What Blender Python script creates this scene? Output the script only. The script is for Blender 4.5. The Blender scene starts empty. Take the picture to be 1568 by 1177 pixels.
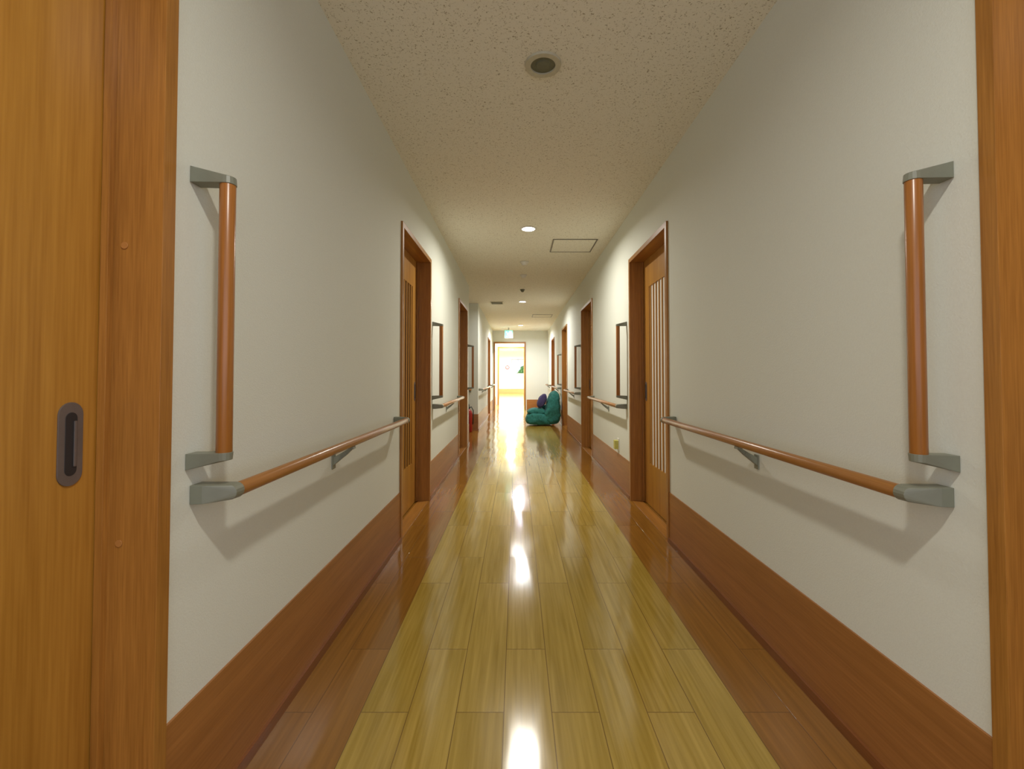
import bpy, bmesh, math, random
from mathutils import Vector, Matrix
random.seed(4)
scene=bpy.context.scene
scene.view_settings.view_transform='Standard'
scene.view_settings.look='None'
scene.view_settings.exposure=0.0

XL=-0.775; XR=1.015; HC=2.56; H=1.1; YE=14.6
def lin(r,g,b):
    f=lambda c:(c/255/12.92) if c/255<=0.04045 else ((c/255+0.055)/1.055)**2.4
    return (f(r),f(g),f(b),1)

# ---------------- materials ----------------
def newmat(name):
    m=bpy.data.materials.new(name); m.use_nodes=True
    nt=m.node_tree; b=nt.nodes['Principled BSDF']
    return m,nt,b
def plain(name,col,rough=0.5,metal=0,noise=0.06,bump=0.0,scale=40,coat=0,emit=0):
    m,nt,b=newmat(name)
    tc=nt.nodes.new('ShaderNodeTexCoord'); n=nt.nodes.new('ShaderNodeTexNoise')
    n.inputs['Scale'].default_value=scale; n.inputs['Detail'].default_value=3
    nt.links.new(tc.outputs['Object'],n.inputs['Vector'])
    r=nt.nodes.new('ShaderNodeValToRGB')
    r.color_ramp.elements[0].position=0.3; r.color_ramp.elements[1].position=0.7
    r.color_ramp.elements[0].color=tuple(c*(1-noise) for c in col[:3])+(1,)
    r.color_ramp.elements[1].color=tuple(min(1,c*(1+noise)) for c in col[:3])+(1,)
    nt.links.new(n.outputs['Fac'],r.inputs['Fac'])
    nt.links.new(r.outputs['Color'],b.inputs['Base Color'])
    b.inputs['Roughness'].default_value=rough; b.inputs['Metallic'].default_value=metal
    b.inputs['Coat Weight'].default_value=coat
    if emit:
        nt.links.new(r.outputs['Color'],b.inputs['Emission Color']); b.inputs['Emission Strength'].default_value=emit
    if bump:
        bp=nt.nodes.new('ShaderNodeBump'); bp.inputs['Strength'].default_value=bump; bp.inputs['Distance'].default_value=0.002
        nt.links.new(n.outputs['Fac'],bp.inputs['Height']); nt.links.new(bp.outputs['Normal'],b.inputs['Normal'])
    return m
def wood(name,c1,c2,axis='Z',rough=0.35,scale=28,coat=0.12):
    m,nt,b=newmat(name)
    tc=nt.nodes.new('ShaderNodeTexCoord'); mp=nt.nodes.new('ShaderNodeMapping')
    s=[scale]*3; s['XYZ'.index(axis)]=scale*0.035
    mp.inputs['Scale'].default_value=s
    nt.links.new(tc.outputs['Object'],mp.inputs['Vector'])
    n=nt.nodes.new('ShaderNodeTexNoise'); n.inputs['Scale'].default_value=1; n.inputs['Detail'].default_value=4; n.inputs['Distortion'].default_value=0.6
    nt.links.new(mp.outputs['Vector'],n.inputs['Vector'])
    mp2=nt.nodes.new('ShaderNodeMapping'); s2=[scale*9]*3; s2['XYZ'.index(axis)]=scale*0.3
    mp2.inputs['Scale'].default_value=s2; nt.links.new(tc.outputs['Object'],mp2.inputs['Vector'])
    n2=nt.nodes.new('ShaderNodeTexNoise'); n2.inputs['Scale'].default_value=1; n2.inputs['Detail'].default_value=2
    nt.links.new(mp2.outputs['Vector'],n2.inputs['Vector'])
    mx=nt.nodes.new('ShaderNodeMath'); mx.operation='MULTIPLY_ADD'; mx.inputs[1].default_value=0.45
    nt.links.new(n2.outputs['Fac'],mx.inputs[0])
    m2=nt.nodes.new('ShaderNodeMath'); m2.operation='MULTIPLY'; m2.inputs[1].default_value=0.55
    nt.links.new(n.outputs['Fac'],m2.inputs[0]); nt.links.new(m2.outputs[0],mx.inputs[2])
    r=nt.nodes.new('ShaderNodeValToRGB'); r.color_ramp.elements[0].position=0.33; r.color_ramp.elements[1].position=0.67
    r.color_ramp.elements[0].color=c1; r.color_ramp.elements[1].color=c2
    nt.links.new(mx.outputs[0],r.inputs['Fac']); nt.links.new(r.outputs['Color'],b.inputs['Base Color'])
    b.inputs['Roughness'].default_value=rough; b.inputs['Coat Weight'].default_value=coat; b.inputs['Coat Roughness'].default_value=0.2
    return m

M={}
M['wall']=plain('wall_vinyl',lin(222,225,214),0.75,noise=0.02,bump=0.35,scale=230)
M['frame']=wood('frame_wood',lin(142,92,34),lin(180,124,54),'Z')
M['frame_h']=wood('frame_wood_h',lin(142,92,34),lin(180,124,54),'Y')
M['door']=wood('door_wood',lin(158,106,34),lin(186,134,54),'Z',scale=16)
M['base']=wood('baseboard_wood',lin(144,92,42),lin(170,114,58),'Y',rough=0.42,scale=20)
M['base_x']=wood('baseboard_wood_x',lin(144,92,42),lin(170,114,58),'X',rough=0.42,scale=20)
M['plinth']=wood('plinth_wood',lin(116,68,30),lin(138,84,40),'Y')
M['rail']=wood('rail_wood',lin(142,94,42),lin(168,114,58),'Y',rough=0.3,scale=20)
M['bar']=wood('bar_wood',lin(142,88,34),lin(170,110,50),'Z',rough=0.3,scale=20)
M['grey']=plain('bracket_plastic',lin(124,126,110),0.4,noise=0.03)
M['metal']=plain('handle_metal',lin(120,112,108),0.4,metal=0.5)
M['dark']=plain('recess_shade',lin(40,38,40),0.5)  # shade inside the door pull, painted as a flat dark plate
M['frost']=plain('frosted_panel',lin(240,238,232),0.4,noise=0.02)
M['gapshade']=plain('gap_shade',lin(70,48,26),0.3,noise=0.05)  # shade between left grille slats, painted as a brown backing
M['brass']=plain('screw_cap',lin(176,120,60),0.4)
M['white']=plain('white_plastic',lin(225,222,214),0.5,noise=0.02)
M['vent']=plain('vent_plastic',lin(196,192,170),0.5)
M['ventdark']=plain('vent_dark',lin(110,112,92),0.6)
M['alu']=plain('aluminium',lin(120,116,104),0.4,metal=0.4)
M['teal']=plain('teal_fabric',lin(38,108,100),0.9,noise=0.25,bump=0.6,scale=30)
M['navy']=plain('purple_fabric',lin(64,56,96),0.9,noise=0.2,bump=0.4,scale=40)
M['red']=plain('red_paint',lin(150,28,22),0.3)
M['black']=plain('black_rubber',lin(22,22,22),0.5)
M['green']=plain('exit_green',lin(120,225,180),0.4,emit=1.5)
M['lit']=plain('lamp_diffuser',(1,.98,.94,1),0.4,noise=0,emit=14)
M['signwhite']=plain('sign_white',(0.9,1,.95,1),0.4,noise=0,emit=1.8)
M['leaf']=plain('hedge_leaf',lin(120,165,90),0.8,noise=0.6,scale=8)
M['ground']=plain('outdoor_paving',lin(170,168,160),0.9,scale=5)
M['outlet']=plain('night_light_plastic',lin(196,190,96),0.4)

# ceiling
m,nt,b=newmat('ceiling_board'); M['ceil']=m
tc=nt.nodes.new('ShaderNodeTexCoord')
n=nt.nodes.new('ShaderNodeTexNoise'); n.inputs['Scale'].default_value=115; n.inputs['Detail'].default_value=2; n.inputs['Distortion'].default_value=1.0
nt.links.new(tc.outputs['Object'],n.inputs['Vector'])
r=nt.nodes.new('ShaderNodeValToRGB'); r.color_ramp.elements[0].position=0.59; r.color_ramp.elements[1].position=0.70
r.color_ramp.elements[0].color=lin(238,235,220); r.color_ramp.elements[1].color=lin(168,158,132)
nt.links.new(n.outputs['Fac'],r.inputs['Fac']); nt.links.new(r.outputs['Color'],b.inputs['Base Color'])
bp=nt.nodes.new('ShaderNodeBump'); bp.inputs['Strength'].default_value=0.5; bp.inputs['Distance'].default_value=0.003
nt.links.new(r.outputs['Color'],bp.inputs['Height'])
nt.links.new(bp.outputs['Normal'],b.inputs['Normal']); b.inputs['Roughness'].default_value=0.9

# floor
m,nt,b=newmat('floor_planks'); M['floor']=m
L=nt.links
tc=nt.nodes.new('ShaderNodeTexCoord'); sp=nt.nodes.new('ShaderNodeSeparateXYZ'); L.new(tc.outputs['Object'],sp.inputs[0])
def math_(op,a=None,bv=None,a_l=None,b_l=None):
    q=nt.nodes.new('ShaderNodeMath'); q.operation=op
    if a_l is not None: L.new(a_l,q.inputs[0])
    elif a is not None: q.inputs[0].default_value=a
    if b_l is not None: L.new(b_l,q.inputs[1])
    elif bv is not None: q.inputs[1].default_value=bv
    return q.outputs[0]
xs=math_('ADD',a_l=sp.outputs[0],bv=0.51+1.25)
cb=nt.nodes.new('ShaderNodeCombineXYZ'); L.new(sp.outputs[1],cb.inputs[0]); L.new(xs,cb.inputs[1])
br=nt.nodes.new('ShaderNodeTexBrick'); L.new(cb.outputs[0],br.inputs['Vector'])
br.inputs['Scale'].default_value=1; br.inputs['Brick Width'].default_value=0.92; br.inputs['Row Height'].default_value=0.15625
br.inputs['Mortar Size'].default_value=0.0015; br.inputs['Mortar Smooth'].default_value=0.1; br.offset=0.37; br.offset_frequency=2
br.inputs['Color1'].default_value=(0,0,0,1); br.inputs['Color2'].default_value=(1,1,1,1); br.inputs['Mortar'].default_value=(0.5,0.5,0.5,1)
mp=nt.nodes.new('ShaderNodeMapping'); mp.inputs['Scale'].default_value=(70,2.2,1); L.new(tc.outputs['Object'],mp.inputs['Vector'])
vo=nt.nodes.new('ShaderNodeVectorMath'); vo.operation='MULTIPLY_ADD'; L.new(br.outputs['Color'],vo.inputs[0]); vo.inputs[1].default_value=(37,11,5); L.new(mp.outputs[0],vo.inputs[2])
gn=nt.nodes.new('ShaderNodeTexNoise'); gn.inputs['Scale'].default_value=1; gn.inputs['Detail'].default_value=5; gn.inputs['Distortion'].default_value=0.3; L.new(vo.outputs[0],gn.inputs['Vector'])
def ramp(c1,c2,fac,p0=0.25,p1=0.75):
    r=nt.nodes.new('ShaderNodeValToRGB'); r.color_ramp.elements[0].position=p0; r.color_ramp.elements[1].position=p1
    r.color_ramp.elements[0].color=c1; r.color_ramp.elements[1].color=c2; L.new(fac,r.inputs['Fac']); return r.outputs['Color']
g2=math_('MULTIPLY_ADD',a_l=br.outputs['Color'],bv=0.16); 
g2.node.inputs[2].default_value=-0.08
g3=math_('ADD',a_l=gn.outputs['Fac'],b_l=g2)
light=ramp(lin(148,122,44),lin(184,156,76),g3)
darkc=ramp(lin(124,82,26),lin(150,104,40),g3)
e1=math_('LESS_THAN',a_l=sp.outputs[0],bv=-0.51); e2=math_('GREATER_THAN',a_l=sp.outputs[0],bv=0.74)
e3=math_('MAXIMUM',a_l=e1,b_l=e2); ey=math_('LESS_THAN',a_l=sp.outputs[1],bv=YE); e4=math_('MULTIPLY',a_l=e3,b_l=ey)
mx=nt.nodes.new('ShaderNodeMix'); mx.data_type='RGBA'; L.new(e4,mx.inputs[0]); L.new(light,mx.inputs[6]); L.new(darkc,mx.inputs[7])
mx2=nt.nodes.new('ShaderNodeMix'); mx2.data_type='RGBA'; mf=math_('MULTIPLY',a_l=br.outputs['Fac'],bv=0.75)
L.new(mf,mx2.inputs[0]); L.new(mx.outputs[2],mx2.inputs[6]); mx2.inputs[7].default_value=lin(90,60,20)
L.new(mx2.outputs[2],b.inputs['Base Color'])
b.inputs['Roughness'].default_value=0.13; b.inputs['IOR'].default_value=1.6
mpw=nt.nodes.new('ShaderNodeMapping'); mpw.inputs['Scale'].default_value=(11,1.6,1); L.new(tc.outputs['Object'],mpw.inputs['Vector'])
wn=nt.nodes.new('ShaderNodeTexNoise'); wn.inputs['Scale'].default_value=1; wn.inputs['Detail'].default_value=2; L.new(mpw.outputs[0],wn.inputs['Vector'])
s1=nt.nodes.new('ShaderNodeVectorMath'); s1.operation='SUBTRACT'; L.new(wn.outputs['Color'],s1.inputs[0]); s1.inputs[1].default_value=(.5,.5,.5)
s2=nt.nodes.new('ShaderNodeVectorMath'); s2.operation='MULTIPLY'; L.new(s1.outputs[0],s2.inputs[0]); s2.inputs[1].default_value=(0.11,0.012,0)
s4=nt.nodes.new('ShaderNodeVectorMath'); s4.operation='MULTIPLY_ADD'; L.new(br.outputs['Color'],s4.inputs[0]); s4.inputs[1].default_value=(0.016,0.004,0); L.new(s2.outputs[0],s4.inputs[2])
ge=nt.nodes.new('ShaderNodeNewGeometry')
s3=nt.nodes.new('ShaderNodeVectorMath'); s3.operation='ADD'; L.new(s4.outputs[0],s3.inputs[0]); L.new(ge.outputs['Normal'],s3.inputs[1])
s5=nt.nodes.new('ShaderNodeVectorMath'); s5.operation='NORMALIZE'; L.new(s3.outputs[0],s5.inputs[0])
bp=nt.nodes.new('ShaderNodeBump'); bp.invert=True; bp.inputs['Strength'].default_value=0.4; bp.inputs['Distance'].default_value=0.001
L.new(br.outputs['Fac'],bp.inputs['Height']); L.new(s5.outputs[0],bp.inputs['Normal']); L.new(bp.outputs['Normal'],b.inputs['Normal'])

# ---------------- mesh builder ----------------
class MB:
    def __init__(s,name): s.name=name; s.bm=bmesh.new(); s.mats=[]
    def mi(s,k):
        if k not in s.mats: s.mats.append(k)
        return s.mats.index(k)
    def box(s,x0,x1,y0,y1,z0,z1,mat):
        x0,x1=min(x0,x1),max(x0,x1); y0,y1=min(y0,y1),max(y0,y1); z0,z1=min(z0,z1),max(z0,z1)
        v=[s.bm.verts.new((x,y,z)) for x in (x0,x1) for y in (y0,y1) for z in (z0,z1)]
        i=s.mi(mat)
        for f in ((0,1,3,2),(4,6,7,5),(0,4,5,1),(2,3,7,6),(0,2,6,4),(1,5,7,3)):
            fc=s.bm.faces.new([v[k] for k in f]); fc.material_index=i
    def hull(s,pts,mat,smooth=False):
        v=[s.bm.verts.new(p) for p in pts]
        r=bmesh.ops.convex_hull(s.bm,input=v)
        i=s.mi(mat)
        for g in r['geom']:
            if isinstance(g,bmesh.types.BMFace): g.material_index=i; g.smooth=smooth
        dead=[g for g in r['geom_interior']+r['geom_unused'] if isinstance(g,bmesh.types.BMVert) and g.is_valid and not g.link_faces]
        if dead: bmesh.ops.delete(s.bm,geom=list(set(dead)),context='VERTS')
    def tube(s,pts,rad,mat,seg=20):
        pts=[Vector(p) for p in pts]; i=s.mi(mat)
        if not hasattr(rad,'__len__'): rad=[rad]*len(pts)
        rings=[]; d=(pts[1]-pts[0]).normalized()
        u=d.orthogonal().normalized()
        for k,p in enumerate(pts):
            if k==0: t=pts[1]-pts[0]
            elif k==len(pts)-1: t=pts[-1]-pts[-2]
            else: t=(pts[k+1]-p).normalized()+(p-pts[k-1]).normalized()
            t.normalize(); u=(u-t*u.dot(t)).normalized(); w=t.cross(u)
            rings.append([s.bm.verts.new(p+(u*math.cos(a)+w*math.sin(a))*rad[k]) for a in [2*math.pi*j/seg for j in range(seg)]])
        for a,b_ in zip(rings,rings[1:]):
            for j in range(seg):
                f=s.bm.faces.new((a[j],a[(j+1)%seg],b_[(j+1)%seg],b_[j])); f.material_index=i; f.smooth=True
        for rg in (rings[0][::-1],rings[-1]):
            f=s.bm.faces.new(rg); f.material_index=i
    def prism(s,outline,vec,mat):
        v=[s.bm.verts.new(p) for p in outline]; w=[s.bm.verts.new(Vector(p)+Vector(vec)) for p in outline]
        i=s.mi(mat); n=len(v)
        s.bm.faces.new(v[::-1]).material_index=i; s.bm.faces.new(w).material_index=i
        for k in range(n): s.bm.faces.new((v[k],v[(k+1)%n],w[(k+1)%n],w[k])).material_index=i
    def done(s,origin=None,bevel=0,sub=0,parent=None):
        bmesh.ops.recalc_face_normals(s.bm,faces=s.bm.faces)
        me=bpy.data.meshes.new(s.name)
        if origin is None:
            c=[v.co for v in s.bm.verts]
            origin=((min(p.x for p in c)+max(p.x for p in c))/2,(min(p.y for p in c)+max(p.y for p in c))/2,min(p.z for p in c))
        bmesh.ops.translate(s.bm,verts=s.bm.verts,vec=-Vector(origin))
        s.bm.to_mesh(me); s.bm.free()
        for k in s.mats: me.materials.append(M[k])
        o=bpy.data.objects.new(s.name,me); o.location=origin; scene.collection.objects.link(o)
        if bevel:
            md=o.modifiers.new('bevel','BEVEL'); md.width=bevel; md.segments=2; md.limit_method='ANGLE'; md.angle_limit=math.radians(50)
        return o
O=(0,0,0)
T=0.17
YR1=17.0; YR2=27.0
YN=0.968   # end of near right doorway
# ---------------- shell ----------------
f=MB('floor'); f.box(-3.4,3.4,-2.6,YR2+0.15,-0.1,0,'floor'); f.done(O)
c=MB('ceiling'); c.box(-3.4,3.4,-2.6,YR2+0.15,HC,HC+0.1,'ceil'); c.done(O)
DT=2.14
def wallrun(name,s,xw,segs,lint):
    w=MB(name)
    for a,b_ in segs: w.box(xw,xw+s*T,a,b_,0,HC,'wall')
    for a,b_ in lint: w.box(xw,xw+s*T,a,b_,DT,HC,'wall')
    return w
doorsR=[(0.0,YN),(3.0,4.02),(6.0,7.02),(9.0,10.0),(12.0,13.0)]
doorsL=[(0.0,1.0),(3.0,4.02),(6.0,7.02),(12.1,13.1)]
segR=[(-0.12,0.0),(YN,3.0),(4.02,6.0),(7.02,9.0),(10.0,12.0),(13.0,YE)]
segL=[(-0.12,0.0),(1.0,3.0),(4.02,6.0),(7.02,7.3),(9.06,12.1),(13.1,YE)]
w=wallrun('wall_left',-1,XL,segL,doorsL); w.done(O)
w=wallrun('wall_right',1,XR,segR,doorsR); w.done(O)
w=MB('wall_alcove')
w.box(-2.6,XL-T,7.18,7.3,0,HC,'wall'); w.box(-2.6,XL-T,9.06,9.2,0,HC,'wall'); w.box(-2.75,-2.6,7.18,9.2,0,HC,'wall'); w.done(O)
DX0,DX1,DZ=-0.745,0.30,2.2
w=MB('wall_end')
w.box(XL-T,DX0,YE,YE+0.15,0,HC,'wall'); w.box(DX1,XR+T,YE,YE+0.15,0,HC,'wall'); w.box(DX0,DX1,YE,YE+0.15,DZ,HC,'wall'); w.done(O)
w=MB('wall_vestibule')
w.box(XL-T,XL,YE+0.15,YR1,0,HC,'wall'); w.box(XR,XR+T,YE+0.15,YR1,0,HC,'wall')
w.box(-3.4,-0.72,YR1,YR1+.15,0,HC,'wall'); w.box(0.33,3.4,YR1,YR1+.15,0,HC,'wall'); w.box(-.72,.33,YR1,YR1+.15,DZ,HC,'wall'); w.done(O)
w=MB('wall_lounge')
for s in (-1,1):
    x=s*3.25
    w.box(x,x+s*.15,YR1+.15,YR2,0,0.8,'wall'); w.box(x,x+s*.15,YR1+.15,YR2,2.3,HC,'wall')
    w.box(x,x+s*.15,YR1+.15,17.8,.8,2.3,'wall'); w.box(x,x+s*.15,21.6,22.4,.8,2.3,'wall'); w.box(x,x+s*.15,26.4,YR2,.8,2.3,'wall')
WX0,WX1,WZ0,WZ1=-0.30,0.46,1.22,2.10
w.box(-3.4,WX0,YR2,YR2+.15,0,HC,'wall'); w.box(WX1,3.4,YR2,YR2+.15,0,HC,'wall'); w.box(WX0,WX1,YR2,YR2+.15,0,WZ0,'wall'); w.box(WX0,WX1,YR2,YR2+.15,WZ1,HC,'wall'); w.done(O)
w=MB('window_1')
for a in (WX0,WX1-.03,(WX0+WX1)/2-.015): w.box(a,a+.03,YR2+.03,YR2+.09,WZ0,WZ1,'alu')
w.box(WX0,WX1,YR2+.03,YR2+.09,WZ0,WZ0+.03,'alu'); w.box(WX0,WX1,YR2+.03,YR2+.09,WZ1-.03,WZ1,'alu'); w.done(bevel=.003)
k=2
for s in (-1,1):  # unseen side windows, added to let daylight into the lounge
    for a,b_ in ((17.8,21.6),(22.4,26.4)):
        w=MB('window_%d'%k); k+=1; x=s*3.3
        for q in range(5):
            y=a+(b_-a-.04)*q/4; w.box(x,x+s*.05,y,y+.04,.8,2.3,'white')
        w.box(x,x+s*.05,a,b_,.8,.84,'white'); w.box(x,x+s*.05,a,b_,2.26,2.3,'white'); w.done(bevel=.003)
BZ=0.33
def baseboard(name,s,xw,segs):
    w=MB(name)
    for a,b_ in segs:
        w.box(xw,xw-s*0.006,a,b_,0.0,BZ,'base'); w.box(xw-s*.006,xw-s*0.016,a,b_,0,0.035,'plinth')
    return w
w=baseboard('baseboard_left',-1,XL,[q for q in segL if q[0]>0.5]+[(YE+.15,YR1)])
w.box(-2.6,XL+.006,9.054,9.06,0,BZ,'base_x'); w.done(O)
w=baseboard('baseboard_right',1,XR,[q for q in segR if q[0]>0.5]+[(YE+.15,YR1)]); w.done(O)
w=MB('baseboard_end'); w.box(DX1+.03,XR-.016,YE-.008,YE,0,BZ,'base_x'); w.done(O)
w=MB('baseboard_lounge'); w.box(-3.25,3.25,YR2-.01,YR2,0,BZ,'base_x'); w.done(O)
# ---------------- doors ----------------
def stadium(x,yc,zc,wd,ht,n=14):
    r=wd/2; out=[]
    for j in range(n+1):
        a=math.pi*j/n; out.append((x,yc+r*math.cos(a),zc+ht/2-r+r*math.sin(a)))
    for j in range(n+1):
        a=math.pi+math.pi*j/n; out.append((x,yc+r*math.cos(a),zc-ht/2+r+r*math.sin(a)))
    return out
def door(idx,s,xw,y0,y1,grille=True,handle=True,screws=False):
    w=MB('door_%d'%idx); j=.036; xp=xw+s*.11; xo=xw-s*.013
    e=.001
    w.box(xo,xw+s*T,y0+e,y0+j,0,DT-.001,'frame'); w.box(xo,xw+s*T,y1-j,y1-e,0,DT-.001,'frame')
    w.box(xo,xw+s*T,y0+j,y1-j,DT-j,DT-.001,'frame_h')
    w.box(xw+s*.092,xp-s*.002,y1-j-.014,y1-j,0.004,DT-j,'frame')
    w.box(xw+s*.0,xw+s*.09,y0+j,y1-j,0,.004,'frame_h')
    a,b_=y0+j,y1-j; x1=xp+s*.036; zt=DT-j
    if grille:
        ga,gb=y0+.30,y0+.82; g0,g1=.36,1.86
        w.box(xp,x1,a,ga,.006,zt,'door'); w.box(xp,x1,gb,b_,.006,zt,'door')
        w.box(xp,x1,ga,gb,.006,g0,'door'); w.box(xp,x1,ga,gb,g1,zt,'door')
        w.box(xp+s*.009,xp+s*.03,ga,gb,g0,g1,'frost' if s>0 else 'gapshade')
        n=7
        for q in range(n):
            yy=ga+(gb-ga)*(q+.5)/n; hw=.010 if s>0 else .014
            w.box(xp+s*.002,xp+s*.009,yy-hw,yy+hw,g0,g1,'door')
    else: w.box(xp,x1,a,b_,.006,zt,'door')
    if handle:
        hy=y1-.105; hz=.965
        w.prism(stadium(xp,hy,hz,.05,.165),(-s*.003,0,0),'metal')
        w.prism(stadium(xp-s*.003,hy,hz,.024,.125),(-s*.001,0,0),'dark')
        w.box(xp-s*.004,xp-s*.0065,hy+.004,hy+.009,hz-.045,hz+.045,'metal')
    if screws:
        for z in (1.38,.745): w.tube([(xw+s*.068,y1-j,z),(xw+s*.068,y1-j-.002,z)],.0075,'brass')
    w.done(((xw),(y0+y1)/2,0),bevel=.0015)
i=1
for (a,b_) in doorsL: door(i,-1,XL,a,b_,grille=a>1,screws=a<1); i+=1
for (a,b_) in doorsR: door(i,1,XR,a,b_,grille=a>1); i+=1
w=MB('trim_1')
for (ya,x0,x1) in ((YE,DX0,DX1),):
    w.box(x0+.001,x0+.05,ya-.015,ya+.16,0,DZ-.001,'frame'); w.box(x1-.05,x1-.001,ya-.015,ya+.16,0,DZ-.001,'frame'); w.box(x0+.05,x1-.05,ya-.015,ya+.16,DZ-.05,DZ-.001,'frame_h')
w.done(bevel=.002)
w=MB('trim_2'); ya=YR1; x0,x1=-.72,.33
w.box(x0+.001,x0+.06,ya-.015,ya+.16,0,DZ-.001,'frame'); w.box(x1-.06,x1-.001,ya-.015,ya+.16,0,DZ-.001,'frame'); w.box(x0+.06,x1-.06,ya-.015,ya+.16,DZ-.06,DZ-.001,'frame_h'); w.done(bevel=.002)

# ---------------- handrails ----------------
RR=.0175
def ringY(x,y,z,r,n=16): return [(x+r*math.cos(2*math.pi*k/n),y,z+r*math.sin(2*math.pi*k/n)) for k in range(n)]
def ringZ(x,y,z,r,n=16): return [(x+r*math.cos(2*math.pi*k/n),y+r*math.sin(2*math.pi*k/n),z) for k in range(n)]
def handrail(s,xw,y0,y1):
    w=MB('handrail'); x=xw-s*.08; z=.818
    w.tube([(x,y0+.03,z),(x,y1-.02,z)],RR,'rail')
    for yy,d in ((y0,1),(y1,-1)):
        pts=[(xw-s*.001,yy+dy,z+dz) for dy in (-.012*d,.030*d) for dz in (-.023,.022)]+[(xw-s*.03,yy-.012*d,z+dz) for dz in (-.022,.021)]
        pts+=ringY(x,yy+.012*d,z,.018)+ringY(x,yy+.042*d,z,.0195)
        w.hull(pts,'grey')
    n=max(1,round((y1-y0)/0.95)-1)
    for k in range(n):
        yy=y0+(y1-y0)*((k+1)/(n+1) if n>1 else .46)
        w.hull([(x+dx,yy+dy,z-.0165) for dx in (-.008,.008) for dy in (-.02,.02)]+[(x+dx,yy+dy,z-.026) for dx in (-.012,.012) for dy in (-.014,.014)],'grey')
        w.hull([(x-.008,yy+dy,z-.022) for dy in (-.009,.009)]+[(x+.008,yy+dy,z-.022) for dy in (-.009,.009)]+[(x+s*.03,yy+dy,z-.035) for dy in (-.009,.009)]+[(x+s*.02,yy+dy,z-.05) for dy in (-.009,.009)],'grey')
        w.hull([(x+s*.03,yy+dy,z-.035) for dy in (-.009,.009)]+[(x+s*.02,yy+dy,z-.05) for dy in (-.009,.009)]+[(xw-s*.004,yy+dy,z-.062) for dy in (-.012,.012)]+[(xw-s*.004,yy+dy,z-.095) for dy in (-.012,.012)],'grey')
        w.box(xw-s*.001,xw-s*.006,yy-.016,yy+.016,z-.11,z-.05,'grey')
    w.done(bevel=.001)
def grab(s,xw,y,z0=.907,z1=1.57):
    w=MB('grab_bar'); x=xw-s*.08
    w.tube([(x,y,z0+.008),(x,y,z1-.008)],RR,'bar')
    for z,d in ((z1,1),(z0,-1)):
        pts=[(xw-s*.001,y+dy,z+dz*d) for dy in (-.018,.018) for dz in (-.010,.028)]
        pts+=ringZ(x,y,z-.012*d,.0195)+ringZ(x,y,z+.006*d,.018)
        w.hull(pts,'grey')
    w.done(bevel=.001)
for y0,y1 in ((1.062,2.9),(4.16,5.9),(7.16,8.88),(10.2,11.88)):
    handrail(1,XR,y0,y1); grab(1,XR,y0-.01)
for y0,y1 in ((1.085,2.88),(4.16,5.9),(9.2,11.95)): handrail(-1,XL,y0,y1)
for y in (1.075,4.15,7.15): grab(-1,XL,y)
handrail(-1,XL,13.25,14.4); handrail(1,XR,13.15,14.4)
w=MB('handrail'); w.tube([(-2.4,8.98,.82),(-.9,8.98,.82)],RR,'rail')
for x in (-2.35,-1.6,-.93): w.hull([(x+a,9.058,.82+b_) for a in (-.02,.02) for b_ in (-.05,.02)]+ [(x+a,8.98+c_,.805+b_) for a in (-.012,.012) for b_ in (-.01,.0) for c_ in (-.012,.012)],'grey')
w.done()

# ---------------- ceiling fittings ----------------
def ringprism(w,x,y,z0,z1,ro,ri,mat,n=40):
    i=w.mi(mat); V=lambda r,z,k:w.bm.verts.new((x+r*math.cos(2*math.pi*k/n),y+r*math.sin(2*math.pi*k/n),z))
    prof=[(ri,z1),(ri,z0),(ro*.97,z0),(ro,z1)]
    rs=[[V(r,z,k) for k in range(n)] for r,z in prof]
    for a,b_ in zip(rs,rs[1:]+rs[:1]):
        for k in range(n): 
            fc=w.bm.faces.new((a[k],a[(k+1)%n],b_[(k+1)%n],b_[k])); fc.material_index=i
COOL=(.84,.92,1)
def downlight(x,y,power,col,ro=.082,spread=math.radians(165)):
    w=MB('ceiling_downlight')
    ringprism(w,x,y,HC-.008,HC-.0005,ro,.064,'white')
    w.tube([(x,y,HC-.0005),(x,y,HC-.004)],.064,'lit',32)
    o=w.done((x,y,HC))
    l=bpy.data.lights.new('lamp','AREA'); l.shape='DISK'; l.size=.126; l.energy=power; l.color=col; l.spread=spread
    lo=bpy.data.objects.new('lamp',l); scene.collection.objects.link(lo); lo.parent=o; lo.location=(0,0,-.012)
LX=.118
downlight(LX,.04,20,(1,.95,.85))
downlight(LX,4.44,30,(1,.96,.87)); downlight(LX,8.84,38,(1,.97,.93)); downlight(LX,13.0,60,(.96,.95,1))
downlight(-.2,15.9,160,COOL)  # added lamp, brightens the vestibule
for x,y in ((-.2,19),(-.2,22),(-.2,25),(1.8,20.5),(-1.8,20.5),(1.8,24),(-1.8,24)): downlight(x,y,300,COOL)  # invented fixtures, added to make the lounge glow bright
w=MB('ceiling_air_vent'); x,y=.124,2.08
ringprism(w,x,y,HC-.010,HC-.0005,.086,.058,'vent'); w.tube([(x,y,HC-.0005),(x,y,HC-.003)],.058,'ventdark',32)
w.hull([(x+.030*math.cos(a)+.0,y+.030*math.sin(a),HC-.008) for a in [k*math.pi/8 for k in range(16)]]+[(x+.036*math.cos(a),y+.036*math.sin(a),HC-.003) for a in [k*math.pi/8 for k in range(16)]],'ventdark'); w.done()
for y,r in ((5.75,.055),(6.5,.05),(7.6,.04)):
    w=MB('smoke_detector'); x=.1
    w.tube([(x,y,HC-.0005),(x,y,HC-.012),(x,y,HC-.014),(x,y,HC-.035),(x,y,HC-.045)],[r,r,r*.75,r*.65,r*.3],'white' if r>.045 else 'ventdark',28); w.done()
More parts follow.
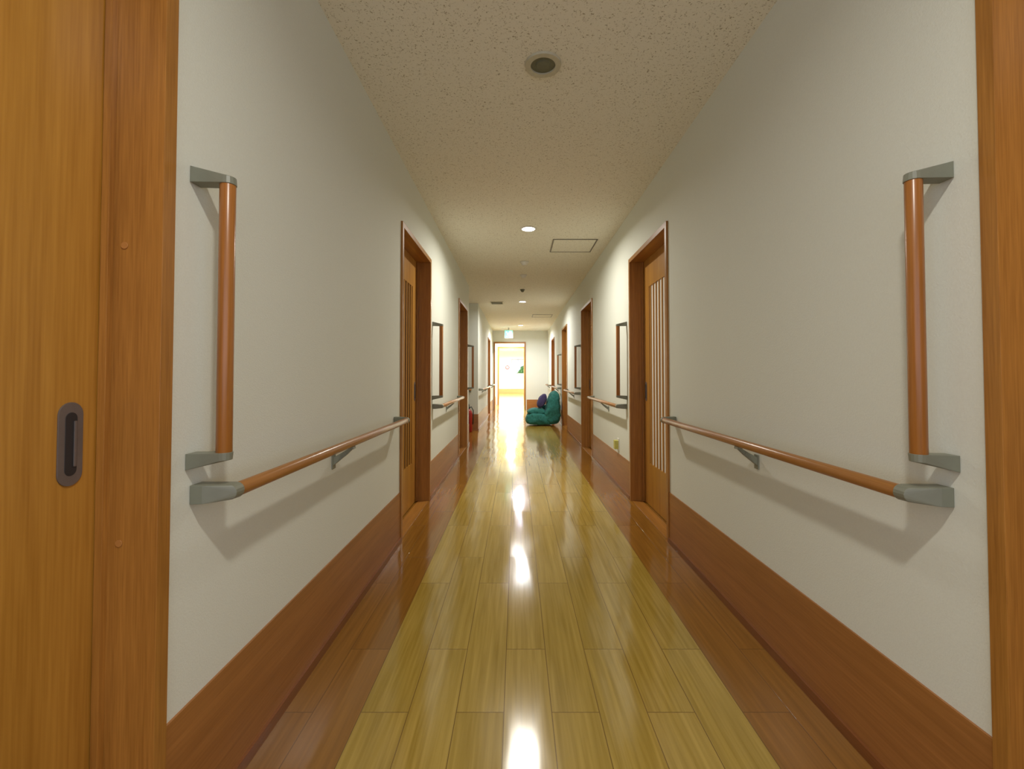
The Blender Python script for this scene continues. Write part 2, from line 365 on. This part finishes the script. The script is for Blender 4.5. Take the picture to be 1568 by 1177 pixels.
def hatch(name,x0,x1,y0,y1,t=.014):
    w=MB(name); z0,z1=HC-.006,HC-.0005
    w.box(x0,x1,y0,y0+t,z0,z1,'alu'); w.box(x0,x1,y1-t,y1,z0,z1,'alu'); w.box(x0,x0+t,y0+t,y1-t,z0,z1,'alu'); w.box(x1-t,x1,y0+t,y1-t,z0,z1,'alu')
    w.box(x0+t,x1-t,y0+t,y1-t,HC-.003,z1,'ceil'); w.done()
hatch('ceiling_access_hatch',.39,.87,4.78,5.28); hatch('ceiling_access_hatch',.38,.86,10.7,11.2)
w=MB('ceiling_ventilation_grille'); x0,y0=-.52,8.85
w.box(x0,x0+.26,y0,y0+.26,HC-.01,HC-.0005,'vent')
for k in range(8): w.box(x0+.02,x0+.24,y0+.02+k*.028,y0+.035+k*.028,HC-.016,HC-.01,'ventdark')
w.done()
w=MB('exit_sign'); x,y=-.24,13.7
w.box(x-.02,x+.02,y-.01,y+.01,2.49,HC-.0005,'white'); w.box(x-.13,x+.13,y-.02,y+.02,2.24,2.49,'white')
w.box(x-.12,x+.12,y-.023,y-.02,2.25,2.48,'green')
w.box(x+.01,x+.09,y-.025,y-.023,2.28,2.45,'signwhite'); w.box(x-.05,x+.01,y-.0255,y-.023,2.34,2.40,'signwhite'); w.box(x-.08,x-.05,y-.0255,y-.023,2.41,2.44,'signwhite'); w.box(x-.08,x-.03,y-.0255,y-.023,2.29,2.31,'signwhite')
w.done()
w=MB('wall_outlet'); y=4.5; z=.42
w.box(XR-.007,XR-.0005,y-.036,y+.036,z-.06,z+.06,'white'); w.box(XR-.045,XR-.007,y-.03,y+.03,z-.045,z+.04,'outlet'); w.done(bevel=.004)

# ---------------- fire extinguisher ----------------
w=MB('fire_extinguisher'); x,y=-.935,8.86
w.tube([(x,y,0),(x,y,.02),(x,y,.36),(x,y,.40),(x,y,.43),(x,y,.45)],[.062,.068,.068,.058,.035,.018],'red',28)
w.tube([(x,y,.45),(x,y,.49)],.016,'black'); w.box(x-.012,x+.012,y-.09,y+.03,.49,.50,'black'); w.hull([(x+a,y+b_,c_) for a in (-.012,.012) for b_,c_ in ((-.01,.505),(-.01,.515),(-.1,.545),(-.1,.555))],'black')
w.tube([(x,y+.01,.47),(x+.05,y+.0,.49),(x+.085,y,.42),(x+.085,y-.01,.28),(x+.08,y-.01,.15)],.009,'black',12)
w.done()

# ---------------- floor chair ----------------
ch=bpy.data.objects.new('lounge_chair',None); scene.collection.objects.link(ch); ch.location=(.62,10.15,0)
def puff(name,prof,y0,y1,mat,parent,sd,disp=.02):
    bm=bmesh.new(); ny=7; cx=sum(p[0] for p in prof)/len(prof); cz=sum(p[1] for p in prof)/len(prof)
    rings=[]
    for k in range(ny+1):
        t=k/ny; y=y0+(y1-y0)*t; e=abs(2*t-1); sc=1-.10*e**5
        rings.append([bm.verts.new((cx+(px-cx)*sc,y,cz+(pz-cz)*sc)) for px,pz in prof])
    n=len(prof)
    for a,b_ in zip(rings,rings[1:]):
        for k in range(n): bm.faces.new((a[k],a[(k+1)%n],b_[(k+1)%n],b_[k]))
    bm.faces.new(rings[0][::-1]); bm.faces.new(rings[-1])
    bmesh.ops.recalc_face_normals(bm,faces=bm.faces)
    for f_ in bm.faces: f_.smooth=True
    me=bpy.data.meshes.new(name); 
    org=Vector(parent.location) if parent else Vector((cx,(y0+y1)/2,cz))
    bmesh.ops.translate(bm,verts=bm.verts,vec=-org)
    bm.to_mesh(me); bm.free(); me.materials.append(M[mat])
    o=bpy.data.objects.new(name,me); scene.collection.objects.link(o)
    if parent: o.parent=parent
    else: o.location=org
    sb=o.modifiers.new('s','SUBSURF'); sb.levels=3; sb.render_levels=3
    if disp:
        tx=bpy.data.textures.new(name+'_folds','CLOUDS'); tx.noise_scale=.14; tx.noise_depth=2
        dm=o.modifiers.new('d','DISPLACE'); dm.texture=tx; dm.strength=disp*2; dm.mid_level=.5
    return o
puff('seat',[(.22,.03),(.20,.12),(.22,.22),(.28,.27),(.45,.29),(.62,.26),(.74,.2),(.78,.06),(.74,.02),(.5,.02)],9.82,10.5,'teal',ch,1,.022)
puff('seat_cushion',[(.23,.25),(.25,.33),(.33,.37),(.5,.38),(.64,.36),(.68,.28),(.6,.24),(.4,.24)],9.9,10.42,'teal',ch,2,.02)
puff('back',[(.62,.03),(.60,.2),(.66,.42),(.72,.62),(.78,.74),(.86,.775),(.93,.72),(.965,.5),(.965,.2),(.95,.03)],9.80,10.52,'teal',ch,3,.03)
puff('arm_drape',[(.45,.02),(.44,.2),(.5,.34),(.62,.42),(.74,.46),(.86,.4),(.88,.2),(.87,.02)],10.42,10.56,'teal',ch,4,.02)
cu=puff('throw_pillow',[(.44,.42),(.47,.56),(.55,.67),(.63,.70),(.68,.66),(.66,.52),(.6,.42),(.52,.385)],9.92,10.32,'navy',None,5,.015)
# ---------------- far lounge bits ----------------
w=MB('wall_clock'); w.tube([(-.55,YR2-.001,1.6),(-.55,YR2-.04,1.6)],.12,'red',32); w.tube([(-.55,YR2-.04,1.6),(-.55,YR2-.043,1.6)],.075,'white',32); w.box(-.554,-.546,YR2-.046,YR2-.043,1.6,1.67,'black'); w.box(-.55,-.5,YR2-.046,YR2-.043,1.597,1.604,'black'); w.done()
w=MB('hedge')
bmesh.ops.create_icosphere(w.bm,subdivisions=5,radius=1); w.mi('leaf')
import mathutils.noise as mn
for v in w.bm.verts:
    v.co*= 1+.25*mn.noise(v.co*3)+.12*mn.noise(v.co*9); v.co.x*=.8; v.co.z*=.9; v.co+=Vector((.85,30.2,1.0))
mz=min(v.co.z for v in w.bm.verts)
for v in w.bm.verts: v.co.z-=mz+.1
w.done()
w=MB('ground'); w.box(-8,8,YR2+.16,40,-.2,-.1,'ground'); w.done(O)

# ---------------- world ----------------
wd=bpy.data.worlds.new('World'); scene.world=wd; wd.use_nodes=True
bg=wd.node_tree.nodes['Background']; bg.inputs[0].default_value=(.76,.83,1.0,1); bg.inputs[1].default_value=1.6

# ---------------- camera ----------------
cam=bpy.data.cameras.new('camera'); co=bpy.data.objects.new('camera',cam); scene.collection.objects.link(co)
co.location=(0,0,H); co.rotation_euler=(math.radians(91.3),0,0)
cam.sensor_width=36; cam.lens=690/1568*36
cam.shift_x=-7/1568; cam.shift_y=-29/1568; cam.clip_start=.02
scene.camera=co
